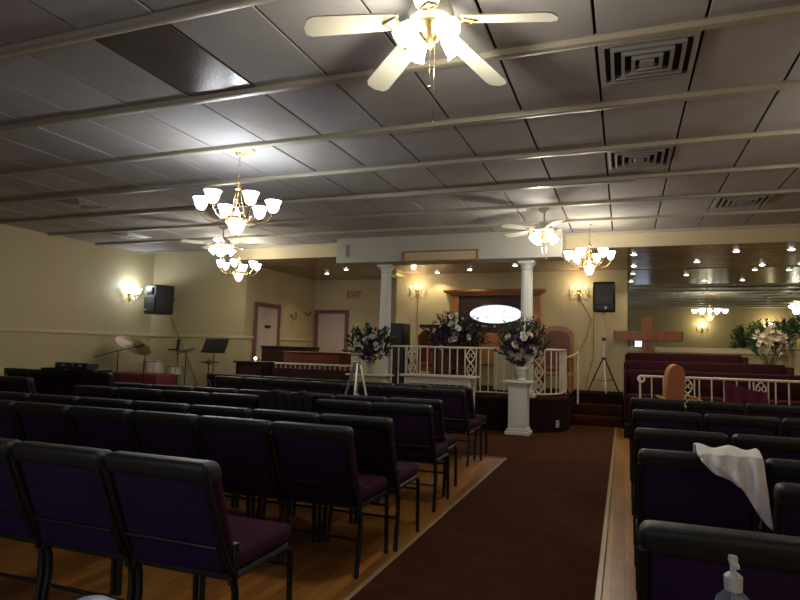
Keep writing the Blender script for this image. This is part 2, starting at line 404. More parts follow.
make_fan('white five-bladed ceiling fan with brass hub nearest the camera, top centre', (-.97, 2.95, CZ), fa + PI, drop=.17, droop=.19, blen=.69)
make_fan('cream five-bladed ceiling fan with lit shades in front of the fluted right column', (-1.0, 8.15, CZ), .12, nl=4)
make_fan('white ceiling fan with cool lit shades directly behind the near left chandelier', (-6.2, 8.11, CZ), .2, glow='glass_glow_cool', drop=.31)
make_fan('ceiling fan over the right seats, seen only in the wall mirror', (4.8, 4.9, CZ), .5)

# ------------------------------------------------------------------ chandeliers
def make_chandelier(label, loc, s=1, drop=.55, rot=.3, glow='glass_glow', R=.42, n=6):
    t = thing('chandelier', label, 'chandelier', loc, rot)
    MB().lathe([(.0, 0), (.18, -.001), (.175, -.012), (.10, -.018), (.07, -.03), (.03, -.045), (0, -.05)], 24).build('canopy', 'cream', t)
    MB().lathe([(.0, -.016), (.06, -.02), (.05, -.04), (.015, -.055), (0, -.06)], 16).build('canopy_cup', 'brass', t)
    zh = -drop * .58      # top hub
    zr = -drop            # ring level
    links = max(3, int((-zh - .06) / .035)); mb = MB()
    for k in range(links):
        z = -.055 - k * ((-zh - .055) / links); L = ((-zh - .055) / links)
        pts = [(.010 * math.cos(a), 0, z - L / 2 + L * .62 * math.sin(a)) for a in [2 * PI * q / 8 for q in range(8)]]
        mb.tube(pts, .0028, 5, closed=True, T=Matrix.Rotation(PI / 2 * (k % 2), 4, 'Z'))
    mb.build('chain', 'brass', t)
    MB().lathe([(0, zh + .03), (.015, zh + .025), (.04, zh + .005), (.035, zh - .02), (.012, zh - .03), (.016, zh - .06), (.006, zh - .09), (0, zh - .1)], 14).build('top_hub', 'brass', t)
    MB().lathe([(0, zr + .17), (.012, zr + .15), (.03, zr + .10), (.012, zr + .07), (.035, zr + .03), (.09, zr - .01), (.12, zr - .03), (.115, zr - .05), (0, zr - .06)], 18).build('centre_body', 'brass', t)
    for k in range(3):
        a = 2 * PI * k / 3 + .5; MB().tube([(.03 * math.cos(a), .03 * math.sin(a), zh), (.05 * math.cos(a), .05 * math.sin(a), zh - .12), (.10 * math.cos(a), .10 * math.sin(a), zr - .02)], .005, 6).build('stay_rod', 'brass', t)
    MB().shell([(.115, zr - .04), (.11, zr - .08), (.085, zr - .15), (.05, zr - .19), (.03, zr - .20), (.001, zr - .205)], 18, wav=.02).build('centre_bowl', 'glass_pink', t)
    MB().ball((0, 0, zr - .215), .015).build('finial', 'brass', t)
    for k in range(n):
        T = Matrix.Rotation(2 * PI * k / n, 4, 'Z')
        pts = [(.10, 0, zr - .03), (.17, 0, zr - .075), (.26, 0, zr - .085), (.35, 0, zr - .06), (R - .02, 0, zr - .02), (R, 0, zr + .02)]
        b = MB().tube(pts, .008, 6, T=T)
        b.tube([(.14, 0, zr - .05), (.17, 0, zr - .01), (.21, 0, zr - .02), (.20, 0, zr - .05)], .005, 5, T=T)
        b.lathe([(0, .01), (.03, .015), (.034, .022), (.012, .03), (0, .03)], 10, c=(R, 0, zr), T=T)
        ar = b.build('arm', 'brass', t)
        MB().shell([(.012, .032), (.045, .045), (.065, .075), (.075, .115), (.098, .155)], 14, c=(R, 0, zr), T=T, wav=.03).build('lamp_shade', glow, ar)
    lamp('chandelier_light', (0, 0, zr + .12), CHW, WHITE if glow == 'glass_glow' else COOL, .06, t)
    t.scale = (s, s, 1)
    return t
make_chandelier('brass six-armed chandelier with glowing upturned shades over the left seats, nearest and largest', (-3.61, 4.92, CZ), .84, .66, .45, 'glass_glow_cool')
make_chandelier('brass chandelier with glowing shades in front of the right stage sconce', (-.47, 9.19, CZ), .72, .60, .2)
make_chandelier('small brass chandelier with glowing shades, furthest left, below a fan in view', (-6.72, 9.3, CZ), .82, .58, .9)
make_chandelier('brass chandelier over the right seats, seen only in the wall mirror', (2.5, 4.92, CZ), 1, .66, .1)

# ------------------------------------------------------------------ recessed lights of the stage ceiling
DL = [(-6.45, 12.3, 'farthest left, over the closed plain door'), (-5.67, 11.7, 'brightest one left of the left column'), (-3.85, 12.55, 'just behind the lit left sconce'),
      (-3.03, 12.2, 'above the left end of the oval window'), (-2.0, 11.73, 'above the oval window beside the right column'), (.17, 10.78, 'at mirror left edge, nearer one'),
      (.19, 12.2, 'at mirror left edge, farther one'), (1.24, 11.8, 'above the wooden cross'), (1.7, 10.75, 'brightest right one next to header beam'),
      (2.45, 10.72, 'at the far right under the header beam'), (2.38, 12.45, 'above the white lilies by the mirror'), (2.97, 12.35, 'at far right by the mirror')]
for k, (x, y, lb) in enumerate(DL):
    t = thing('recessed_light', 'round downlight in brown stage ceiling, ' + lb, 'light', (x, y, SZ - .004), group='recessed lights in the stage ceiling')
    MB().lathe([(.052, 0), (.075, -.001), (.075, -.006), (.055, -.010), (.052, -.004)], 20).build('trim_ring', 'chrome', t)
    MB().lathe([(0, -.022), (.025, -.020), (.042, -.013), (.050, -.004), (.050, 0), (0, .0)], 16).build('lens', 'lens', t)
    big = k in (1, 8)
    lamp('downlight', (0, 0, -.075), DOWNW * (2.2 if big else .8), WARM, .03, t, spot=2.2)

# ------------------------------------------------------------------ wall sconces
def sconce(label, loc, rz, lit=True, glow='bulb', power=SCW, col=WARM, n=3, shades=False):
    t = thing('wall_sconce', label, 'sconce', loc, rz)       # local: wall behind (+y), projects to -y
    MB().lathe([(0, 0), (.045, 0), (.04, .012), (.02, .02), (0, .025)], 16, T=Matrix.Rotation(PI / 2, 4, 'X') @ Matrix.Scale(1.4, 4, (0, 1, 0))).build('back_plate', 'brass', t)
    MB().tube([(0, -.02, -.03), (0, -.03, -.10), (0, -.02, -.16), (0, -.03, -.19)], [.012, .016, .01, .004], 8).build('tail_drop', 'brass', t)
    xs = [-.13, 0, .13][:n] if n == 3 else [-.13, .13]
    for x in xs:
        yo = -.16 if x == 0 else -.11
        arm_o = MB().tube([(0, -.02, -.02), (x * .4, yo * .6, -.09), (x * .9, yo, -.07), (x, yo, -.01)], .007, 6).lathe([(0, 0), (.02, 0), (.026, .012), (.012, .016), (0, .016)], 10, c=(x, yo, -.01)); arm_o = arm_o.build('arm', 'brass', t)
        if shades: MB().shell([(.015, .01), (.05, .03), (.06, .07), (.085, .12)], 12, c=(x, yo, 0), wav=.03).build('lamp_shade', 'glass_glow_cool', arm_o)
        else:
            MB().lathe([(0, 0), (.010, 0), (.010, .05), (0, .05)], 8, c=(x, yo, 0)).build('candle', 'cream', arm_o)
            MB().lathe([(0, .05), (.010, .055), (.013, .075), (.006, .10), (0, .115)], 8, c=(x, yo, 0)).build('bulb', glow if lit else 'clock_face', arm_o)
    if lit: lamp('sconce_light', (0, -.32, .16), power, col, .03, t)
    return t
sconce('brass candle sconce lit on the stage wall, left of the oval window', (-4.38, 12.8, 2.62), 0)
sconce('brass candle sconce lit on the stage wall, beside the black loudspeaker', (-.86, 12.8, 2.57), 0)
sconce('wall sconce with glowing cool white shades on the left wall by the loudspeaker', (XL, 9.93, 2.32), PI / 2, n=2, shades=True, power=8, col=COOL)
sconce('added brass candle sconce brightening the rear wall, seen only in the mirror', (3.0, YR, 2.45), PI, power=16)  # added behind the camera to brighten the rear wall in the mirror
sconce('added brass candle sconce brightening the rear wall near the corner, mirrored', (5.4, YR, 2.45), PI, power=16)  # second added light for the mirrored rear wall
for y_, z_, lb in ((12.45, 2.02, 'unlit dark sconce on the recess wall, right after the panelled door'), (13.12, 2.12, 'small unlit dark sconce on the recess wall, nearest the inner corner')):
    t = thing('wall_ornament', lb, 'sconce', (-7.45, y_, z_), PI / 2)
    k = 1 if y_ < 13 else .6
    MB().lathe([(0, 0), (.03 * k, 0), (.02 * k, .02), (0, .025)], 10, T=Matrix.Rotation(PI / 2, 4, 'X')).build('back_plate', 'wood_dark', t)
    MB().tube([(0, -.02, .0), (.0, -.08, -.10 * k), (0, -.13, -.08 * k), (0, -.14, 0), (0, -.13, .08 * k)], [.014, .012, .012, .016, .02], 8).build('arm', 'wood_dark', t)

# ------------------------------------------------------------------ exit sign, name box
t = thing('exit_sign', 'EXIT sign with red letters on the alcove wall above the plain door', 'sign', (-6.34, 13.6, 2.62))
MB().rbox(-.19, .19, -.03, 0, -.10, .10, .006, 1).build('plate', 'exit_plate', t, False)
cu = bpy.data.curves.new('exit_letters', 'FONT'); cu.body = 'EXIT'; cu.size = .19; cu.extrude = .004; cu.align_x = 'CENTER'; cu.align_y = 'CENTER'; cu.offset = .004
to = bpy.data.objects.new('tmp', cu); me = bpy.data.meshes.new_from_object(to); me.materials.append(M['exit_red'])
o = bpy.data.objects.new('lettering', me); sc.collection.objects.link(o); o.parent = t; o.location = (0, -.034, 0); o.rotation_euler = (PI / 2, 0, 0); bpy.data.objects.remove(to)
MB().box(-.15, .15, -.034, -.03, -.092, -.083).build('underline', 'exit_red', t, False)

t = thing('hanging_sign_board', 'long narrow cream sign board in a brown wooden frame on the boxed beam', 'sign', (-2.9, 9.58, 2.875))
MB().box(-.63, .63, -.012, -.002, -.075, .075).build('board', 'cream', t, False)
for a in ((-.665, .665, .07, .095), (-.665, .665, -.095, -.07), (-.665, -.635, -.07, .07), (.635, .665, -.07, .07)):
    MB().rbox(a[0], a[1], -.03, -.002, a[2], a[3], .004, 1).build('frame_bar', 'wood', t, False)

t = thing('beam_grille', 'small vertical grey grille at the left end of the boxed white beam', 'vent', (-4.62, 9.58, 3.02))
MB().rbox(-.04, .04, -.015, 0, -.12, .12, .004, 1).build('grille_frame', 'vent', t, False)
for k in range(6): MB().box(-.03, .03, -.02, -.014, -.10 + k * .036, -.085 + k * .036).build('slat', 'cable', t, False)

# ------------------------------------------------------------------ stage: dais, steps, column, rail
def arc(cx_, cy_, r, a0, a1, n): return [(cx_ + r * math.cos(a0 + (a1 - a0) * k / n), cy_ + r * math.sin(a0 + (a1 - a0) * k / n)) for k in range(n + 1)]
DZ = .56
edge = [(-4.75, 9.82)] + arc(-1.62, 10.56, .74, -PI / 2, 0, 10) + [(-.88, 12.8)]
poly = edge + [(-4.75, 12.8)]
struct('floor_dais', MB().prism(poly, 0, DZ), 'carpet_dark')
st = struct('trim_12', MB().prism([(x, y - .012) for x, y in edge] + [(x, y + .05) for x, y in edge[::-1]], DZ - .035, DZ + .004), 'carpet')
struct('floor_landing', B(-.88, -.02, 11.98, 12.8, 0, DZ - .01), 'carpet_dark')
t = thing('altar_steps', 'dark red carpeted steps rising to the stage beside the curved railing', 'steps', (0, 0, 0))
MB().rbox(-.88, -.02, 11.36, 11.98, 0.008, .17, .02, 2).build('step', 'carpet_step', t)
MB().rbox(-.88, -.02, 11.68, 11.98, .17, .36, .02, 2).build('step', 'carpet_step', t)
t = thing('wall_outlet', 'small white electrical outlet low on the dark dais side', 'outlet', (-1.03, 10.1, .12), PI / 4 * .9)
t.location = (-1.62 + .745 * math.cos(-.62), 10.56 + .745 * math.sin(-.62), .14); t.rotation_euler = (0, 0, PI / 2 - .62)
MB().rbox(-.035, .035, -.006, .004, -.055, .055, .004, 1).build('cover_plate', 'marble', t, False)
MB().box(-.015, .015, -.009, -.005, .01, .035).build('socket', 'black_plastic', t, False)
MB().box(-.015, .015, -.009, -.005, -.035, -.01).build('socket', 'black_plastic', t, False)

def column(label, x, y):
    t = thing('column', label, 'column', (x, y, DZ if x > -5 else 0))
    h = 2.80 - DZ
    MB().rbox(-.15, .15, -.15, .15, 0.0, .06, .006, 1).lathe([(.14, .06), (.145, .09), (.12, .12), (.115, .13)], 24).build('base', 'marble', t)
    MB().lathe([(.108, .12), (.105, h * .4), (.092, h - .14)], 40, flute=.07).build('fluted_shaft', 'marble', t)
    MB().lathe([(.092, h - .15), (.105, h - .14), (.095, h - .12), (.10, h - .09), (.13, h - .05)], 24).rbox(-.135, .135, -.135, .135, h - .05, h - .004, .006, 1).build('capital', 'marble', t)
column('white fluted round column on the stage behind the right-hand flower pedestal', -1.50, 9.97)
column('white round column at the left end of the altar railing, behind purple flowers', -4.02, 9.97)

def scroll(mb, x, y, z0, z1, w_=.085, T=None):
    # paired interlaced S-curves
    H = z1 - z0
    for s in (-1, 1):
        pts = [(x + s * w_ * .8 * math.sin(2 * PI * (1.5 * q / 24)) , y + .012 * s, z0 + H * q / 24) for q in range(25)]
        mb.tube(pts, .013, 6, T=T)
    for k in range(3):
        zc = z0 + H * (k + .5) / 3
        for s in (-1, 1):
            pts = [(x + s * (.035 + .035 * math.cos(a) * (1 - a / 9)), y, zc + .055 * math.sin(a) * (1 - a / 9)) for a in [q * .6 for q in range(10)]]
            mb.tube(pts, .009, 5, T=T)
    return mb
def along(path, s):
    for a, b in zip(path, path[1:]):
        L = math.dist(a, b)
        if s <= L: return (a[0] + (b[0] - a[0]) * s / L, a[1] + (b[1] - a[1]) * s / L)
        s -= L
    return path[-1]
def railing(label, path, zb, zt, spacing=.165, scrolls=(), r=.011, curl=False, group=None):
    t = thing('railing', label, 'railing', (0, 0, 0))
    L = sum(math.dist(a, b) for a, b in zip(path, path[1:]))
    pts = [(x, y, zt) for x, y in path]
    if curl:
        x, y = path[0]; pts = [(x + .02 - .045 * math.cos(a), y, zt - .045 + .045 * math.sin(a)) for a in [-4.2 + q * .5 for q in range(12)]][::1] + pts[1:]
    MB().tube(pts, .019, 8).build('top_rail', 'rail', t)
    MB().tube([(x, y, zb + .05) for x, y in path], .014, 8).build('bottom_rail', 'rail', t)
    n = int(L / spacing)
    for k in range(n + 1):
        s = k * L / n; x, y = along(path, s)
        if any(abs(x - q) < .10 for q in scrolls): continue
        post = k in (0, n)
        MB().tube([(x, y, zb if post else zb + .05), (x, y, zt)], r * (1.6 if post else 1), 6).build('post' if post else 'baluster', 'rail', t)
    for q in scrolls:
        for s in [v * L / 400 for v in range(401)]:
            x, y = along(path, s)
            if abs(x - q) < .01: break
        scroll(MB(), 0, 0, zb + .06, zt - .02, T=Matrix.Translation((x, y, 0))).build('scroll_panel', 'rail', t)
        for s in (-.095, .095): MB().tube([(x + s, y, zb + .05), (x + s, y, zt)], r, 6).build('baluster', 'rail', t)
    return t
path = [(-3.86, 9.92), (-1.62, 9.92)] + arc(-1.62, 10.56, .64, -PI / 2, 0, 10)[1:] + [(-.98, 11.2)]
railing('cream metal altar railing curving round the stage, with ornate scroll panels', path, DZ + .003, 1.34, .13, (-3.47, -2.42, -1.30))
railing('cream metal railing with curled end in front of the burgundy choir pews', [(.24, 10.2), (4.6, 10.2)], .2, .965, .165, (.92, 1.9), curl=True)
# stair handrail
t = thing('stair_handrail', 'slim cream handrail post beside the stage steps, right of the curved railing', 'handrail', (0, 0, 0))
MB().tube([(-.80, 11.62, .36), (-.80, 11.62, 1.30)], .017, 8).build('post', 'rail', t)
MB().tube([(-.80, 11.70, 1.33), (-.80, 11.62, 1.30), (-.86, 11.4, 1.26), (-.95, 11.2, 1.22)], .016, 8).build('handrail', 'rail', t)

# low gallery front at the left
t = thing('gallery_front', 'low dark wooden front panel topped by a small white gallery rail', 'railing', (0, 9.35, 0))
MB().rbox(-5.9, -4.2, 0, .06, 0.008, .90, .006, 1).build('panel', 'wood_dark', t, False)
MB().rbox(-5.9, -4.2, -.01, .07, .965, .995, .006, 1).build('top_rail', 'rail', t, False)
for k in range(18):
    x = -5.88 + k * .0985; MB().tube([(x, .03, .90), (x, .03, .97)], .011, 6).build('baluster', 'rail', t)

# ------------------------------------------------------------------ big wooden window surround
t = thing('window_surround', 'brown wooden surround with crown cornice and dark panel round the oval window', 'window surround', (-2.6, 12.8, 0))
MB().rbox(-.99, .99, -.12, -.002, 2.49, 2.56, .01, 2).build('architrave', 'wood', t, False)
MB().rbox(-1.13, 1.10, -.20, -.002, 2.56, 2.62, .02, 2).rbox(-1.05, 1.04, -.16, -.002, 2.53, 2.57, .01, 1).build('cornice', 'wood', t, False)
for s in (-1, 1): MB().rbox(min(s * .97, s * .80), max(s * .97, s * .80), -.09, -.002, 1.0, 2.49, .015, 2).build('pilaster', 'wood', t, False)
MB().rbox(-.80, .80, -.04, -.002, 1.66, 2.49, .004, 1).build('dark_panel', 'wood_dark', t, False)
MB().rbox(-.80, .80, -.07, -.002, 1.0, 1.68, .01, 1).build('lower_panel', 'wood', t, False)
wn = bpy.data.objects.new('window_3', None); sc.collection.objects.link(wn); wn.location = (-2.58, 12.76, 2.09); wn['kind'] = 'structure'
Tf = Matrix.Rotation(PI / 2, 4, 'X')
MB().add([(.57 * math.cos(a), -.012, .20 * math.sin(a)) for a in [2 * PI * q / 40 for q in range(40)]] + [(.57 * math.cos(a), -.002, .20 * math.sin(a)) for a in [2 * PI * q / 40 for q in range(40)]],
         [tuple(range(40)), tuple(range(79, 39, -1))] + [(i, (i + 1) % 40, 40 + (i + 1) % 40, 40 + i) for i in range(40)]).build('window_pane', 'window_glow', wn)
MB().tube([(.58 * math.cos(a), -.015, .21 * math.sin(a)) for a in [2 * PI * q / 40 for q in range(40)]], .014, 6, closed=True).build('window_frame', 'wood_dark', wn)
for x in (-.36, -.18, 0, .18, .36):
    h = .2 * math.sqrt(1 - (x / .57) ** 2); MB().tube([(x, -.014, -h), (x, -.014, h)], .0025, 5).build('lead_line', 'lead', wn)
for z in (-.07, .07):
    h = .57 * math.sqrt(1 - (z / .2) ** 2); MB().tube([(-h, -.014, z), (h, -.014, z)], .0025, 5).build('lead_line', 'lead', wn)
for x in (-.18, .18): MB().tube([(x + .06 * math.cos(a), -.014, .06 * math.sin(a)) for a in [2 * PI * q / 12 for q in range(12)]], .0025, 5, closed=True).build('lead_line', 'lead', wn)
MB().lathe([(0, -.29), (.03, -.285), (.012, -.27), (.01, -.24), (.03, -.22), (.035, -.20), (0, -.2)], 12, c=(0, -.1, 0)).build('knob', 'silver', wn)

# ------------------------------------------------------------------ choir platform and pews, cross
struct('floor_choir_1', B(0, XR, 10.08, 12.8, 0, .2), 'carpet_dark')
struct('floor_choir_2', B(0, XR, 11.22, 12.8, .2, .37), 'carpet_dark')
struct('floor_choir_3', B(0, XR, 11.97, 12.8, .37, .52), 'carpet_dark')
def pew(label, x0, x1, yb, z0, ztop):
    t = thing('choir_pew', label, 'pew', (x0, yb, z0), group='burgundy choir pews'); L = x1 - x0; h = ztop - z0
    MB().rbox(.03, L - .03, -.42, .04, .34, .45, .03, 2).build('seat', 'pew', t)
    n = 1
    MB().rbox(.03, L - .03, -.02, .07, .42, h, .03, 3).build('backrest', 'pew', t)
    MB().rbox(.03, L - .03, -.40, -.36, .0, .34, .006, 1).build('kick_board', 'pew', t, False)
    for a in (0, L - .04): MB().rbox(a, a + .04, -.44, .10, 0, h * .98 - .02, .012, 2).build('end_panel', 'pew', t)
    return t
pew('burgundy choir pew, back row right under the mirror', .02, 2.05, 12.42, .52, 1.335)
pew('burgundy choir pew, middle row behind the railing', .0, 2.56, 11.66, .37, 1.19)
pew('burgundy choir pew, front row directly behind the railing', .0, 4.4, 10.92, .2, 1.04)
t = thing('wooden_cross', 'plain reddish brown wooden cross standing behind the choir pews', 'cross', (.44, 12.66, .52))
MB().rbox(-.095, .095, -.03, .03, 0, 1.52, .006, 1).build('upright', 'cross', t, False)
MB().rbox(-.63, .63, -.045, .045, 1.05, 1.24, .006, 1).build('cross_arm', 'cross', t, False)

# ------------------------------------------------------------------ flowers
def blossom(rnd, r, kind='rose'):
    mb = MB()
    if kind == 'rose':
        for ring, (n, tilt, k) in enumerate(((5, 1.0, 1), (4, .55, .75), (3, .2, .5))):
            for q in range(n):
                a = 2 * PI * (q + ring * .4) / n
                T = Matrix.Rotation(a, 4, 'Z') @ Matrix.Rotation(-tilt + PI / 2 * 0, 4, 'X')
                L = r * k * 1.15; w_ = r * .62 * k
                mb.add([(-w_ * .3, 0, 0), (w_ * .3, 0, 0), (w_, r * .12, L * .6), (w_ * .55, r * .0, L), (-w_ * .55, r * .0, L), (-w_, r * .12, L * .6), (0, r * .22, L * .55)],
                       [(0, 1, 6), (1, 2, 6), (2, 3, 6), (3, 4, 6), (4, 5, 6), (5, 0, 6)], T)
    else:
        for q in range(6):
            a = 2 * PI * q / 6; T = Matrix.Rotation(a, 4, 'Z') @ Matrix.Rotation(-.95, 4, 'X')
            L = r * 1.35; w_ = r * .34
            mb.add([(0, 0, 0), (w_, .0, L * .45), (0, -r * .25, L), (-w_, 0, L * .45), (0, r * .12, L * .45)], [(0, 1, 4), (1, 2, 4), (2, 3, 4), (3, 0, 4)], T)
    return mb
def leafmesh(mb, p, d, L, w_, rnd):
    d = d.normalized(); s = d.cross(Vector((rnd.uniform(-1, 1), rnd.uniform(-1, 1), rnd.uniform(.2, 1)))).normalized(); n = s.cross(d)
    mb.add([p, p + d * L * .35 + s * w_, p + d * L * .7 + s * w_ * .7 - n * L * .04, p + d * L - n * L * .12, p + d * L * .7 - s * w_ * .7 - n * L * .04, p + d * L * .35 - s * w_, p + d * L * .5 + n * w_ * .25],
           [(0, 1, 6), (1, 2, 6), (2, 3, 6), (3, 4, 6), (4, 5, 6), (5, 0, 6)])
def flowers(label, loc, rx, rz, zc, whites, darks, seed, leafm='leaf_dark', vase='marble', kind='rose', vh=.22, sprigs=10, wm='petal_white', spec=None, leaves=260, vr=.08, fr=.05):
    rnd = random.Random(seed)
    t = thing('flower_arrangement', label, 'flowers', loc)
    MB().lathe([(0, 0), (vr * .6, 0), (vr * .65, .015), (vr * .4, .04), (vr * .75, vh * .55), (vr, vh * .85), (vr * .9, vh), (vr * .8, vh - .01), (0, vh - .05)], 18).build('vase', vase, t)
    o0 = Vector((0, 0, vh * .9)); fo = MB(); stm = MB()
    def dirv():
        while True:
            v = Vector((rnd.uniform(-1, 1), rnd.uniform(-1, 1), rnd.uniform(-1, 1)))
            if .15 < v.length < 1: return v
    for k in range(leaves):
        v = dirv(); p = Vector((v.x * rx * .95, v.y * rx * .6, zc + v.z * rz * .9)); d = (p - o0).normalized() + Vector((rnd.uniform(-.5, .5), rnd.uniform(-.5, .5), rnd.uniform(-.3, .5)))
        leafmesh(fo, p, d, rnd.uniform(.05, .11), rnd.uniform(.010, .022), rnd)
    for k in range(sprigs):
        a = rnd.uniform(.1, PI - .1) if k % 4 else rnd.uniform(-.3, PI + .3)
        tip = Vector((math.cos(a) * rx * rnd.uniform(.95, 1.15), rnd.uniform(-.4, .4) * rx, zc + math.sin(a) * rz * rnd.uniform(.95, 1.25)))
        mid = o0.lerp(tip, .5) + Vector((0, 0, .04)); stm.tube([o0, mid, tip], .004, 4)
        for q in range(9):
            f = .5 + .5 * q / 8; p = o0.lerp(mid, min(1, f * 2)) if f < .5 else mid.lerp(tip, f * 2 - 1)
            for s in (-1, 1):
                d = (tip - mid).normalized() + Vector((s * .7, rnd.uniform(-.7, .7), rnd.uniform(-.3, .5)))
                leafmesh(fo, p, d, rnd.uniform(.04, .075), .013, rnd)
    f_o = fo.build('foliage', leafm, t, False); f_o['kind'] = 'stuff'
    stm.build('stems', leafm, t)['kind'] = 'stuff'
    protos = {}
    def put(mname, n, rr, kd, front):
        for k in range(n):
            key = (mname, kd)
            v = dirv().normalized()
            if front: v.y = -abs(v.y) - .3; v.normalize()
            p = Vector((v.x * rx * rnd.uniform(.3, .9), v.y * rx * .62, zc + v.z * rz * rnd.uniform(.3, .9)))
            q = v.to_track_quat('Z', 'Y')
            if key not in protos:
                o = blossom(rnd, rr, kd).build('blossom', mname, t, True); protos[key] = o.data
            else:
                o = bpy.data.objects.new('blossom', protos[key]); sc.collection.objects.link(o); o.parent = t
            if mname != wm: o['label'] = 'dark purple blossom'
            else: o['label'] = 'white blossom' if wm == 'petal_white' else 'cream blossom'
            s = rnd.uniform(.8, 1.25); o.matrix_local = Matrix.Translation(p) @ q.to_matrix().to_4x4() @ Matrix.Scale(s, 4)
    put(wm, whites, fr, kind, True)
    if darks: put('petal_purple', darks // 2, fr * 1.05, 'rose', False); put('petal_plum', darks - darks // 2, fr, 'lily', False)
    if spec: spec(t, protos, rnd)
    return t
# pedestal with right arrangement
t = thing('flower_pedestal', 'white square plaster pedestal with moulded cap at the head of the aisle', 'pedestal', (-1.55, 9.56, .008))
MB().rbox(-.19, .19, -.17, .17, 0, .06, .008, 1).rbox(-.165, .165, -.15, .15, .06, .10, .01, 2).build('base', 'marble', t, False)
MB().rbox(-.145, .145, -.13, .13, .10, .76, .006, 1).build('shaft', 'marble', t, False)
for a, b in ((.15, .71),): MB().rbox(-.10, .10, -.138, -.128, a, b, .004, 1).build('recess_panel', 'marble', t, False)
MB().rbox(-.17, .17, -.15, .15, .76, .80, .01, 1).rbox(-.225, .225, -.19, .19, .80, .835, .006, 1).build('cap', 'marble', t, False)
flowers('large arrangement of purple and white flowers on the white pedestal by the aisle', (-1.50, 9.53, .845), .40, .36, .56, 18, 46, 3, 'leaf_dark', 'marble', sprigs=22, vh=.22, vr=.11, leaves=380)
# communion table and left stand
t = thing('communion_table', 'long cream table with overhanging top in front of the altar railing', 'table', (-2.78, 9.3, .008))
MB().rbox(-.62, .62, -.2, .2, .85, .885, .006, 1).build('table_top', 'rail', t, False)
MB().rbox(-.55, .55, -.16, .16, .74, .85, .006, 1).build('apron', 'rail', t, False)
for a in (-.52, .52):
    for b in (-.13, .13): MB().rbox(a - .03, a + .03, b - .03, b + .03, 0, .75, .005, 1).build('leg', 'rail', t, False)
t = thing('flower_stand', 'cream cabinet stand with overhanging top at the left column, holding flowers', 'stand', (-4.0, 9.35, .008))
MB().rbox(-.40, .36, -.17, .17, .82, .85, .006, 1).build('stand_top', 'rail', t, False)
MB().rbox(-.33, .29, -.13, .13, 0, .82, .006, 1).build('cabinet', 'cream', t, False)
flowers('wide arrangement of purple and white flowers in front of the left column', (-4.02, 9.35, .86), .42, .30, .48, 13, 60, 11, 'leaf_dark', 'clear', sprigs=18, vh=.26, vr=.09, leaves=380)
t = tag(MB().lathe([(0, 0), (.045, 0), (.045, .10), (.03, .13), (.014, .15), (.014, .18), (0, .18)], 12).build('teal_bottle', 'teal'), 'small teal bottle beside the flower vase on the left cream stand', 'bottle'); t.location = (-4.2, 9.25, .859)
t = tag(MB().rbox(-.08, .08, -.05, .05, 0, .06, .008, 2).build('small_box', 'teal'), 'small blue-green box on the left end of the cream flower stand', 'box'); t.location = (-4.31, 9.42, .859)
# plant stand on the dais for middle arrangement
t = thing('flower_stand', 'dark round plant stand behind the altar railing under the middle flowers', 'stand', (-2.83, 10.35, DZ))
MB().lathe([(0, 0), (.14, 0), (.13, .03), (.03, .06), (.025, .34), (.05, .38), (.16, .40), (.16, .42), (0, .42)], 20).build('pedestal_leg', 'wood_dark', t)
def hanging(t, protos, rnd):
    me_ = protos[('petal_white', 'rose')]
    for k in range(12):
        o = bpy.data.objects.new('blossom', me_); sc.collection.objects.link(o); o.parent = t; o['label'] = 'white blossom of the tall central spray'
        o.location = (rnd.uniform(-.06, .06), -.18 + rnd.uniform(-.03, .03), .93 - k * .033); o.rotation_euler = (1.3, rnd.uniform(-.5, .5), rnd.uniform(0, 6))
flowers('broad arrangement of dark purple and white flowers behind the railing, left of the aisle pedestal', (-2.80, 10.35, DZ + .42), .56, .38, .54, 16, 70, 21, 'leaf_dark', 'wood_dark', sprigs=20, vh=.2, spec=hanging, leaves=480)
# lilies by the mirror
t = thing('flower_stand', 'cream square pillar stand beside the choir pews at the right edge', 'stand', (2.95, 12.24, .52))
MB().rbox(-.20, .30, -.2, .2, 0, .93, .008, 1).build('pillar', 'cream', t, False)
MB().rbox(-.28, .28, -.22, .22, .93, .96, .006, 1).build('pillar_top', 'cream', t, False)
flowers('big spray of cream lilies with tall green leaves before the mirror at right', (2.36, 11.96, .525), .34, .32, 1.06, 46, 0, 31, 'leaf', 'cream', kind='lily', vh=.60, sprigs=26, wm='petal_cream', leaves=260, vr=.12, fr=.065)
flowers('smaller spray of cream lilies and green leaves on the cream pillar stand', (2.95, 12.2, 1.48), .26, .22, .32, 12, 0, 37, 'leaf', 'cream', kind='lily', vh=.12, sprigs=16, wm='petal_cream', leaves=160, vr=.09, fr=.06)

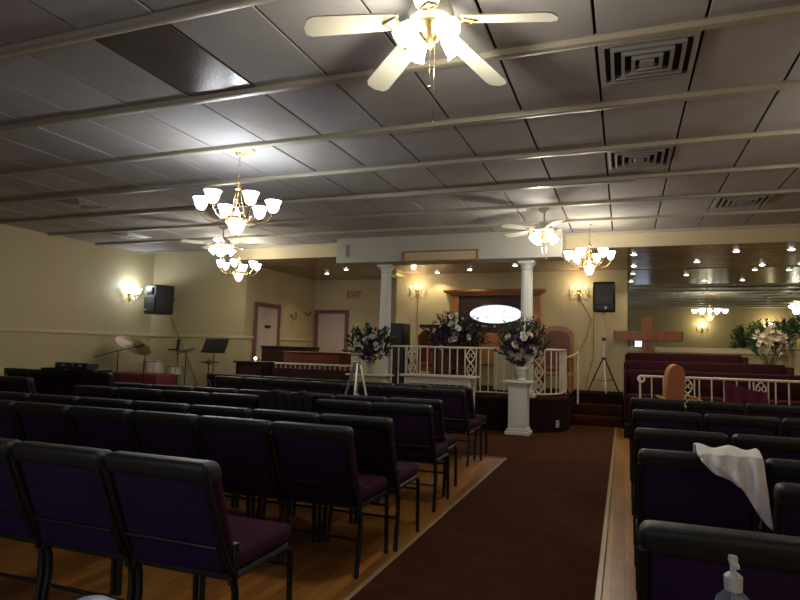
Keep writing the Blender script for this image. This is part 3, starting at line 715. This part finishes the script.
# ------------------------------------------------------------------ stage furniture
t = thing('pulpit', 'dark wooden pulpit with flat reading top behind the middle flowers', 'pulpit', (-3.05, 11.3, DZ))
MB().rbox(-.40, .40, -.22, .22, 0, 1.16, .01, 1).build('body', 'wood_dark', t, False)
MB().rbox(-.68, .55, -.26, .26, 1.16, 1.22, .01, 2).build('reading_top', 'wood_dark', t, False)
MB().rbox(-.18, .12, -.1, .12, 1.22, 1.38, .01, 1).build('book_rest', 'wood_dark', t, False)
MB().rbox(-.30, .30, -.235, -.22, .2, 1.0, .01, 1).build('front_panel', 'wood_red', t, False)
def throne(label, x, y, rz, w_, htop, seatm, name='pulpit_chair'):
    t = thing(name, label, 'chair', (x, y, DZ), rz)
    h = w_ / 2
    poly = [(-h, .35), (h, .35), (h, htop - .14)] + [(h * math.cos(a), htop - .14 + .14 * math.sin(a) + (.02 if .9 < a < 2.2 else 0)) for a in [PI * q / 10 for q in range(1, 10)]] + [(-h, htop - .14)]
    MB().prism(poly, -.03, .03, Matrix.Rotation(PI / 2, 4, 'X')).build('back_frame', 'wood', t, False)
    poly2 = [(x_ * .78, .42 + (z_ - .35) * .82) for x_, z_ in poly]
    MB().prism(poly2, .03, .055, Matrix.Rotation(PI / 2, 4, 'X')).build('back_pad', seatm, t, False)
    MB().rbox(-h, h, -.52, 0, .30, .38, .01, 1).build('seat_frame', 'wood', t, False)
    MB().rbox(-h + .04, h - .04, -.50, -.04, .38, .47, .03, 3).build('seat', seatm, t)
    for a in (-h + .03, h - .03):
        for b in (-.48, -.04): MB().rbox(a - .03, a + .03, b - .03, b + .03, 0, .31, .008, 1).build('leg', 'wood', t, False)
        MB().rbox(a - .03, a + .03, -.48, .0, .62, .67, .012, 2).rbox(a - .02, a + .02, -.46, -.42, .38, .62, .006, 1).build('arm_rest', 'wood', t, False)
    return t
throne('wooden high-backed chair with orange seat left of the pulpit', -3.82, 11.9, .1, .42, 1.12, 'orange_cloth')
throne('wide brown arched-back wooden chair behind the right end of the altar railing', -1.22, 12.1, 0, .62, 1.24, 'wood_red')
t = thing('speaker_cabinet', 'dark grey square cabinet speaker standing behind the left column', 'speaker', (-4.34, 11.5, DZ))
MB().rbox(-.2, .2, -.2, .2, .0, .78, .01, 1).build('stand_box', 'black_plastic', t, False)
MB().rbox(-.22, .2, -.22, .2, .78, 1.25, .02, 2).build('cabinet', 'black_plastic', t)
MB().rbox(-.19, .17, -.235, -.215, .82, 1.20, .006, 1).build('grille', 'black_vinyl', t, False)
t = thing('side_table', 'small cream cabinet on the stage between pulpit and column', 'table', (-2.15, 11.6, DZ))
MB().rbox(-.2, .2, -.15, .15, .0, .80, .006, 1).build('cabinet', 'cream', t, False)
MB().rbox(-.24, .24, -.18, .18, .80, .83, .006, 1).build('table_top', 'wood', t, False)

# loudspeaker on a tripod
t = thing('speaker_stand', 'white pole tripod speaker stand on the stage landing', 'stand', (-.36, 12.25, DZ - .01))
MB().tube([(0, 0, .12), (0, 0, 1.56)], .019, 10).build('pole', 'white_pole', t)
MB().rbox(-.04, .04, -.04, .04, .62, .68, .01, 1).rbox(-.035, .035, -.035, .035, 1.0, 1.06, .01, 1).build('collar', 'black_plastic', t, False)
for k, a in enumerate((PI * .96, -PI * .45, PI * .15)):
    d = Vector((math.cos(a), math.sin(a), 0)); r_e = .30
    MB().tube([d * .03 + Vector((0, 0, .63)), d * r_e + Vector((0, 0, .015))], .013, 8).ball((d.x * r_e, d.y * r_e, .015), .015).build('leg', 'white_pole' if k == 1 else 'black_metal', t)
    MB().tube([Vector((0, 0, .22)), d * r_e * .62 + Vector((0, 0, .25))], .008, 6).build('brace', 'black_metal', t)
t = thing('loudspeaker', 'black loudspeaker with white badge on the tripod stand by the mirror', 'speaker', (-.35, 12.2, 2.10))
MB().rbox(-.205, .205, -.17, .15, 0, .58, .035, 3).build('cabinet', 'black_plastic', t)
MB().rbox(-.175, .175, -.185, -.165, .14, .54, .01, 1).build('grille', 'black_vinyl', t)
MB().lathe([(0, 0), (.028, 0), (.026, .006), (0, .008)], 12, T=Matrix.Translation((.03, -.17, .075)) @ Matrix.Rotation(PI / 2, 4, 'X')).build('badge', 'marble', t)

# wall loudspeaker left
t = thing('loudspeaker', 'black loudspeaker mounted high in the left corner of the room', 'speaker', (-9.34, 10.16, 1.90), -.30)
T = Matrix.Rotation(-.12, 4, 'X')
MB().rbox(-.27, .22, -.20, .22, 0, .62, .03, 3).build('cabinet', 'black_plastic', t)
MB().rbox(-.235, .185, -.212, -.196, .05, .38, .01, 1).build('grille', 'black_vinyl', t)
MB().rbox(-.16, .10, -.222, -.196, .42, .56, .02, 2).build('horn', 'black_vinyl', t)
MB().lathe([(0, 0), (.02, 0), (0, .008)], 10, T=Matrix.Translation((-.17, -.212, .09)) @ Matrix.Rotation(PI / 2, 4, 'X')).build('badge', 'marble', t)
MB().tube([(0, .2, .35), (-.05, .38, .35)], .02, 8).build('wall_bracket', 'black_metal', t)
def cable(label, pts, r=.006, m='cable'):
    return tag(MB().tube(pts, r, 6).build('cable', m), label, 'cable')
cable('grey cable running down the left back wall from the black loudspeaker', [(-9.36, 10.42, 1.95), (-9.35, 10.56, 1.85), (-8.98, 10.57, 1.2), (-8.55, 10.57, .42), (-8.50, 10.5, .01)])
cable('thin cable slanting from the right stage sconce down to the handrail', [(-.84, 12.77, 2.42), (-.62, 12.77, 2.0), (-.72, 12.77, 1.6), (-.86, 12.77, 1.30), (-.92, 12.76, 1.1)])
cable('thin black cable hanging straight down beside the loudspeaker stand', [(-.56, 12.74, 2.13), (-.57, 12.77, 1.9), (-.58, 12.77, 1.2), (-.68, 12.76, .85), (-.72, 12.7, DZ)])
cable('pale cord hanging below the left stage sconce', [(-4.38, 12.78, 2.42), (-4.38, 12.785, 2.0), (-4.36, 12.785, 1.5)])

# camera tripod
t = thing('tripod', 'silver camera tripod standing between chair rows, before the left flowers', 'tripod', (-2.72, 5.98, .002))
MB().tube([(0, 0, .5), (0, 0, 1.22)], .012, 8).build('centre_column', 'silver', t)
MB().rbox(-.045, .045, -.035, .035, 1.09, 1.15, .01, 1).rbox(-.05, .05, -.03, .03, 1.21, 1.235, .006, 1).build('head', 'silver', t, False)
for a in (PI * 1.02, -.25, -PI * .42, ):
    d = Vector((math.cos(a), math.sin(a), 0))
    MB().tube([d * .035 + Vector((0, 0, 1.12)), d * .21 + Vector((0, 0, .5)), d * .31 + Vector((0, 0, .012))], [.016, .013, .009], 6).build('leg', 'silver', t)
    MB().tube([Vector((0, 0, .80)), d * .155 + Vector((0, 0, .70))], .006, 6).build('brace', 'silver', t)

# ------------------------------------------------------------------ left alcove furniture
t = thing('organ', 'black organ cabinet behind the white gallery rail on the left', 'organ', (-6.23, 10.42, .008))
MB().rbox(-.50, .50, -.25, .30, 0, 1.25, .01, 1).build('cabinet', 'wood_dark', t, False)
MB().rbox(-.52, .52, -.28, .30, 1.25, 1.28, .006, 1).build('lid', 'wood_dark', t, False)
MB().rbox(-.5, .3, -.42, -.25, .70, .78, .006, 1).build('key_bed', 'black_plastic', t, False)
t = thing('piano', 'reddish brown upright piano between the black organ and the tripod', 'piano', (-5.35, 9.80, .008))
MB().rbox(-.52, .62, -.2, .3, 0, 1.16, .01, 1).build('cabinet', 'wood_red', t, False)
MB().rbox(-.54, .64, -.22, .32, 1.16, 1.19, .008, 1).build('lid', 'wood_red', t, False)
MB().rbox(-.48, .58, -.32, -.2, .66, .76, .008, 1).build('keyboard_shelf', 'wood_red', t, False)
t = thing('desk', 'low dark wooden desk at the left of the black organ', 'desk', (-6.22, 9.2, .008))
MB().rbox(-.32, .28, -.2, .25, .97, 1.0, .006, 1).build('desk_top', 'wood_dark', t, False)
MB().rbox(-.28, .24, -.16, .22, 0, .97, .006, 1).build('desk_body', 'wood_dark', t, False)
t = thing('small_lamp', 'tiny lit lamp standing on the dark desk at left', 'lamp', (-6.17, 9.15, 1.008))
MB().lathe([(0, 0), (.03, 0), (.025, .01), (.008, .015), (.008, .03), (0, .03)], 10).build('base', 'brass', t)
MB().ball((0, 0, .05), .028).build('globe', 'glass_glow', t)

# drums
t = thing('drum_throne', 'low box draped with a dark red cloth in front of the drum kit', 'table', (-9.15, 9.7, 0.008))
MB().rbox(-.66, .52, -.25, .25, 0, .62, .02, 2).build('box_body', 'wood_dark', t)
MB().rbox(-.68, .54, -.27, .27, .38, .66, .03, 3).build('cloth_cover', 'red_cloth', t)
def drum(label, x, y, z, r, h, rot=(0, 0, 0)):
    t = thing('drum', label, 'drum', (x, y, z)); t.rotation_euler = rot
    dsh = MB().lathe([(r, 0), (r, h)], 24).build('shell', 'drum', t)
    MB().lathe([(0, h + .002), (r * .97, h + .004)], 24).build('drum_head', 'drumskin', t)
    for zz in (.0, h): MB().tube([(r * 1.02 * math.cos(a), r * 1.02 * math.sin(a), zz) for a in [2 * PI * q / 24 for q in range(24)]], .010, 6, closed=True).build('hoop', 'chrome', dsh)
    for q in range(8):
        a = 2 * PI * q / 8; MB().tube([(r * 1.02 * math.cos(a), r * 1.02 * math.sin(a), .0), (r * 1.02 * math.cos(a), r * 1.02 * math.sin(a), h)], .006, 5).build('lug', 'chrome', dsh)
    MB().tube([(0, 0, 0), (0, 0, -z + .02)], .012, 6).build('drum_leg', 'chrome', t)
    return t
drum('white floor tom drum behind the red cloth box', -9.35, 10.12, .60, .20, .30)
drum('small white snare drum at the right of the kit', -8.78, 10.12, .64, .15, .17)
t = drum('white bass drum standing on the floor behind the red cloth box', -9.05, 10.2, .52, .13, .10)
def stand(name, label, cat, x, y, h, feet=.22, top=None, m='black_metal'):
    t = thing(name, label, cat, (x, y, .008))
    MB().tube([(0, 0, .1), (0, 0, h)], [.012, .009], 8).build('pole', m, t)
    for a in (.4, .4 + 2.09, .4 + 4.18): MB().tube([(0, 0, .32), (feet * math.cos(a), feet * math.sin(a), .01)], .008, 6).build('leg', m, t)
    return t
def cymbal_disc(t, c, r, tilt, rz=0, m='cymbal'):
    T = Matrix.Translation(c) @ Matrix.Rotation(rz, 4, 'Z') @ Matrix.Rotation(tilt, 4, 'Y')
    MB().lathe([(0, .035), (.02, .034), (.045, .018), (.06, .008), (r, -.012), (r, -.016), (.05, .0), (0, .0)], 28, T=T).build('cymbal', m, t)
t = stand('cymbal_stand', 'large bronze crash cymbal tilted on its stand at the left corner', 'cymbal', -8.78, 9.25, 1.02)
MB().tube([(0, 0, 1.02), (-.30, .05, 1.20)], .008, 6).build('boom', 'black_metal', t)
cymbal_disc(t, (-.34, .05, 1.23), .36, .55)
t = stand('cymbal_stand', 'thin black cymbal stand right of the drum kit with a tilted cymbal', 'cymbal', -8.42, 10.0, 1.12)
cymbal_disc(t, (0, 0, 1.15), .20, -.3, 0, 'silver')
t = stand('hi_hat', 'low hi-hat cymbal pair on a stand beside the music stand', 'cymbal', -7.92, 10.1, 1.0)
cymbal_disc(t, (0, 0, .93), .22, 0); cymbal_disc(t, (0, 0, .90), .22, PI)
t = stand('microphone_stand', 'black boom microphone stand left of the drums under the big cymbal', 'microphone stand', -9.05, 8.85, 1.12)
MB().tube([(-.60, 0, .97), (.0, 0, 1.11), (.45, 0, 1.20)], .008, 6).build('boom', 'black_metal', t)
MB().lathe([(0, 0), (.014, .01), (.018, .12), (.028, .14), (.026, .18), (0, .2)], 10, T=Matrix.Translation((.43, 0, 1.19)) @ Matrix.Rotation(1.3, 4, 'Y')).build('microphone', 'black_plastic', t)
t = stand('microphone_stand', 'upright black microphone stand rising behind the white floor tom', 'microphone stand', -8.93, 10.35, 1.36)
MB().lathe([(0, 0), (.03, .0), (.035, .30), (.0, .32)], 10, T=Matrix.Translation((0, 0, 1.06))).build('microphone', 'black_plastic', t)
MB().tube([(0, 0, 1.15), (-.22, -.05, 1.14)], .02, 6).build('clamp', 'black_metal', t)
t = stand('music_stand', 'black music stand with a tilted flat desk at left', 'music stand', -7.42, 9.6, 1.15)
T = Matrix.Translation((.02, 0, 1.25)) @ Matrix.Rotation(-.45, 4, 'X')
MB().rbox(-.27, .27, -.008, .008, -.14, .15, .003, 1, T=T).build('desk', 'black_metal', t, False)
MB().rbox(-.27, .27, -.05, .0, -.15, -.14, .003, 1, T=T).build('ledge', 'black_metal', t, False)

# ------------------------------------------------------------------ church chairs
W = .52
def make_chair():
    t = thing('church_chair', 'chair', 'chair')
    tilt = .19
    def yb(z): return -.37 * max(0, z - .40) - .014
    # seat
    MB().rbox(-.245, .245, -.01, .46, .40, .485, .03, 3).build('seat', 'seat_purple', t)
    MB().rbox(-.235, .235, .0, .44, .375, .402, .006, 1).build('seat_pan', 'black_metal', t)
    S = Matrix(((1, 0, 0, 0), (0, 1, -.37, .148), (0, 0, 1, 0), (0, 0, 0, 1)))
    MB().rbox(-.245, .245, .0, .06, .40, .85, .025, 3, T=S).build('backrest', 'seat_purple', t)
    MB().rbox(-.222, .222, -.022, .002, .405, .80, .008, 2, T=S).build('back_panel', 'purple', t)
    MB().rbox(-.25, .25, -.038, .066, .775, .86, .03, 4, T=S).build('top_roll', 'black_vinyl', t)
    MB().tube([(-.222, yb(.52) - .012, .52), (.222, yb(.52) - .012, .52)], .010, 8).build('crossbar', 'black_metal', t)
    for s in (-1, 1):
        x = s * .24
        MB().tube([(x, yb(.80) - .018, .80), (x, yb(.60) - .012, .60), (x, yb(.48) - .002, .48), (x, .005, .40)], .014, 8).build('back_post', 'black_metal', t)
        MB().tube([(x, .005, .41), (x, .03, .33), (x, .035, .25), (x, .0, .0)], .015, 8).build('leg', 'black_metal', t)
        MB().tube([(x, .02, .39), (x, .40, .39), (x, .435, .37), (x, .445, .33), (x, .455, .0)], .014, 8).build('leg', 'black_metal', t)
        MB().rbox(x - .013, x + .013, -.005, .03, .36, .52, .004, 1).build('link_bracket', 'black_metal', t)
    MB().tube([(-.24, .03, .20), (.24, .03, .20)], .008, 6).build('stretcher', 'black_metal', t)
    MB().tube([(-.24, .445, .30), (.24, .445, .30)], .008, 6).build('stretcher', 'black_metal', t)
    return t
proto = make_chair(); index_children(proto); first = [True]
def chair(x, ytop, label, group, rz=0):
    if first[0]: o = proto; first[0] = False
    else: o = copy_tree(proto)
    o.location = (x, ytop + .19, .002); o.rotation_euler = (0, 0, rz); o['label'] = label; o['group'] = group; o['category'] = 'chair'
    return o
ORD = ['first', 'second', 'third', 'fourth', 'fifth', 'sixth', 'seventh', 'eighth']
rows = [  # y at aisle end, y at far end, aisle-end x edge, count, description
    (1.84, 1.84, -1.415, 4, 'in the nearest left row'),
    (3.00, 3.00, -1.40, 6, 'in the second nearest left row'),
    (3.51, 3.48, -1.36, 7, 'in the third left row from camera'),
    (4.50, 4.40, -1.41, 7, 'in the fourth left row from camera'),
    (5.02, 4.92, -1.48, 7, 'in the fifth left row from camera'),
    (6.48, 6.82, -1.62, 7, 'in the left row second from the altar'),
    (6.98, 7.36, -1.66, 8, 'in the left row closest to the altar')]
for ya, yb_, xe, n, ds in rows:
    for k in range(n):
        f = k / max(1, n - 1); rz = -math.atan2(yb_ - ya, (n - 1) * W)
        lb = 'purple padded chair, %s from the aisle %s' % (ORD[k], ds)
        chair(xe - W / 2 - k * W, ya + (yb_ - ya) * f, lb, 'padded church chairs in the left block', rz)
for xe, y, n, ds in ((-6.62, 6.35, 4, 'the short wall row under the cases'), (-6.34, 4.93, 3, 'the nearer short row by the left wall')):
    for k in range(n): chair(xe - W / 2 - k * W, y, 'dark padded chair, %s from right in %s' % (ORD[k], ds), 'padded church chairs by the left wall')
for y, n, ds in ((1.71, 2, 'right row nearest the camera'), (3.02, 2, 'right row carrying the white towel'), (3.88, 3, 'right row just beyond the towel row'), (5.14, 3, 'right row second from the choir railing'), (6.55, 4, 'right row closest to the choir railing')):
    for k in range(n): chair((.025 if y < 2 else .05) + W / 2 + k * W, y, 'black padded chair, %s from the aisle in the %s' % (ORD[k], ds), 'padded church chairs right of the aisle')
chair(.49 + W / 2, 2.45, 'single black padded chair at the right edge, just below the hanging towel', 'padded church chairs right of the aisle')

# dark cases lying on the chair backs at far left
def case(label, x0, x1, y0, y1, z0, z1, m_):
    t = thing('equipment_case', label, 'case', ((x0 + x1) / 2, (y0 + y1) / 2, z0)); a = (x1 - x0) / 2; b = (y1 - y0) / 2; h = z1 - z0
    MB().rbox(-a, a, -b, b, 0, h * .62, .006, 1).build('case_body', m_, t, False)
    MB().rbox(-a - .003, a + .003, -b - .003, b + .003, h * .64, h, .008, 1).build('case_lid', m_, t, False)
    MB().rbox(-.03, .03, -b - .012, -b - .002, h * .4, h * .75, .004, 1).build('latch', 'vent', t, False)
case('wide black board lying across the chair backs at far left', -7.72, -6.72, 6.18, 6.5, .868, .905, 'black_plastic')
case('dark green case on the left half of the black board', -7.50, -7.17, 6.22, 6.42, .906, .985, 'green_case')
case('black case on the right half of the black board beside the green one', -7.14, -6.90, 6.22, 6.42, .906, .985, 'black_plastic')

# cloth meshes
def cloth(name, label, cat, P, m_, nu=26, nv=26, th=.006):
    vs = []; fs = []
    for i in range(nu + 1):
        for j in range(nv + 1): vs.append(P(i / nu, j / nv))
    for i in range(nu):
        for j in range(nv):
            a = i * (nv + 1) + j; fs.append((a, a + 1, a + nv + 2, a + nv + 1))
    o = MB().add(vs, fs).build(name, m_); so = o.modifiers.new('thickness', 'SOLIDIFY'); so.thickness = th; so.offset = 1
    if label: tag(o, label, cat)
    return o
# black coats on the fourth-row chairs
def coat_fn(xc, hw, drop):
    def P(u, v):
        x = xc + (u - .5) * 2 * hw; s = (v - .5) * 2
        wv = .008 * math.sin(u * 17 + s * 4)
        if abs(s) < .25: y = 4.475 + s * .28 ; z = .878 + .010 * math.cos(s * 6) + wv * .5 + .028 * math.sin(PI * u)
        else:
            e = (abs(s) - .25) / .75; y = 4.475 + (.075 if s > 0 else -.075) * (1 + .25 * e) + wv + (.16 * e * drop if s > 0 else .16 * e * drop); z = .872 + .028 * math.sin(PI * u) * (1 - e) - e * drop
        return (x, y, z)
    return P
cloth('coat', 'black coat hanging over a fourth-row chair back, the left of two', 'coat', coat_fn(-2.78, .14, .30), 'coat')
cloth('coat', 'black coat hanging over a fourth-row chair back, nearer the aisle', 'coat', coat_fn(-2.52, .11, .26), 'coat')
# white towel over the right chair
def towel_fn(u, v):
    # v: along the chair top (0 left .. 1 right); u: from behind over the top and down the camera side
    x = .30 + .245 * v
    if u < .15: e = u / .15; return (x, 3.13 - .03 * e, .80 + .075 * e + .006 * math.sin(v * 14))
    if u < .3: e = (u - .15) / .15; return (x, 3.10 - .145 * e, .885 + .010 * math.sin(e * PI) + .008 * math.sin(v * 12 + 1))
    e = (u - .3) / .7
    Ld = .03 + .25 * v ** 1.3 + .02 * math.sin(v * 9)
    xr = x + e * (.015 + .02 * v)
    return (xr, 2.945 - .012 * math.sin(v * 22 + e * 3) - .016 * math.sin(v * 11 - e * 5) * e - .012 * e, .875 - e * Ld)
cloth('towel', 'white towel draped over the black chair back right of the aisle', 'towel', towel_fn, 'towel', 40, 40)
# purple cloth and tan chair near the choir
def purp(u, v):
    x = 1.36 + .60 * u; s = v * 2 - 1
    wz = .012 * math.sin(u * 20) + .01 * math.sin(v * 9)
    return (x, 10.12 - .10 * s * s + .02 * math.sin(u * 14), .90 - .05 * u - abs(s) * (.34 - .06 * math.sin(u * 5)) + wz)
cloth('purple_cloth', 'crumpled purple cloth hanging over the choir railing', 'cloth', lambda u, v: (1.40 + .56 * u + .03 * v, 10.145 - .012 * math.sin(u * 19 + v * 2) - .03 * v, .93 - .09 * u - .05 * math.sin(u * 2) - v * .42), 'plum_cloth', 30, 20, .008)
t = thing('ornate_chair', 'tan round-backed ornate chair turned sideways in front of the choir railing', 'chair', (.66, 9.72, .0), .55)
poly = [(-.17, .3), (.17, .3), (.19, .75), (.18, 1.02)] + [(.17 * math.cos(a), 1.04 + .14 * math.sin(a)) for a in [PI * q / 8 for q in range(1, 8)]] + [(-.18, 1.02), (-.19, .75)]
Sx = Matrix.Translation((0, .05, 0)) @ Matrix.Rotation(.12, 4, 'X') @ Matrix.Rotation(PI / 2, 4, 'X')
MB().prism(poly, -.045, .045, Sx @ Matrix.Scale(.78, 4, (1, 0, 0))).build('back_pad', 'tan_cloth', t)
MB().rbox(-.27, .27, -.5, 0, .40, .52, .04, 3).build('seat', 'seat_purple', t)
for a in (-.24, .24):
    for b in (-.46, -.03): MB().tube([(a, b, .42), (a * 1.05, b, .2), (a, b, .0)], [.03, .02, .016], 8).build('leg', 'gold', t)
    MB().tube([(a, .0, .70), (a * 1.1, -.1, .69), (a * 1.15, -.2, .68), (a * 1.2, -.27, .65), (a * 1.18, -.26, .60), (a * 1.12, -.21, .61)], .022, 8).tube([(a * 1.1, -.2, .66), (a, -.24, .45)], .018, 8).build('arm_rest', 'gold', t)

# hand sanitizer on a small stand table at the back
t = thing('book_table', 'narrow dark table behind the last right-hand row, carrying the pump bottle', 'table', (.18, 1.24, 0))
MB().rbox(-.2, .2, -.12, .12, .74, .765, .006, 1).build('table_top', 'wood_dark', t, False)
for a in (-.17, .17):
    for b in (-.09, .09): MB().rbox(a - .015, a + .015, b - .015, b + .015, 0, .74, .004, 1).build('leg', 'wood_dark', t, False)
t = thing('sanitizer_bottle', 'clear pump bottle with white pump and blue label in the lower right corner', 'bottle', (.175, 1.2, .766))
MB().lathe([(0, 0), (.028, 0), (.031, .006), (.031, .10), (.028, .12), (.013, .135), (.012, .14), (0, .14)], 24).build('bottle_body', 'clear', t)
MB().lathe([(.0315, .015), (.0315, .085)], 24).build('label_band', 'blue_label', t)
MB().lathe([(0, .135), (.014, .135), (.015, .158), (.008, .164), (0, .165)], 18).build('collar', 'pump', t)
MB().lathe([(0, .16), (.005, .162), (.005, .175), (.008, .186), (.007, .192), (0, .193)], 12).rbox(-.006, .006, -.032, .0, .178, .187, .003, 2).build('pump_head', 'pump', t)
MB().tube([(0, 0, .14), (.002, 0, .02)], .003, 6).build('dip_tube', 'pump', t)
t = thing('waste_bin', 'pale blue domed bin lid just showing at the lower left edge', 'bin', (-1.35, 1.28, .0))
MB().lathe([(0, 0), (.10, 0), (.12, .50), (0, .50)], 20).build('bin_body', 'black_plastic', t)
MB().lathe([(.125, .50), (.12, .53), (.09, .57), (.04, .600), (0, .607)], 24).build('bin_lid', 'pale_blue', t)
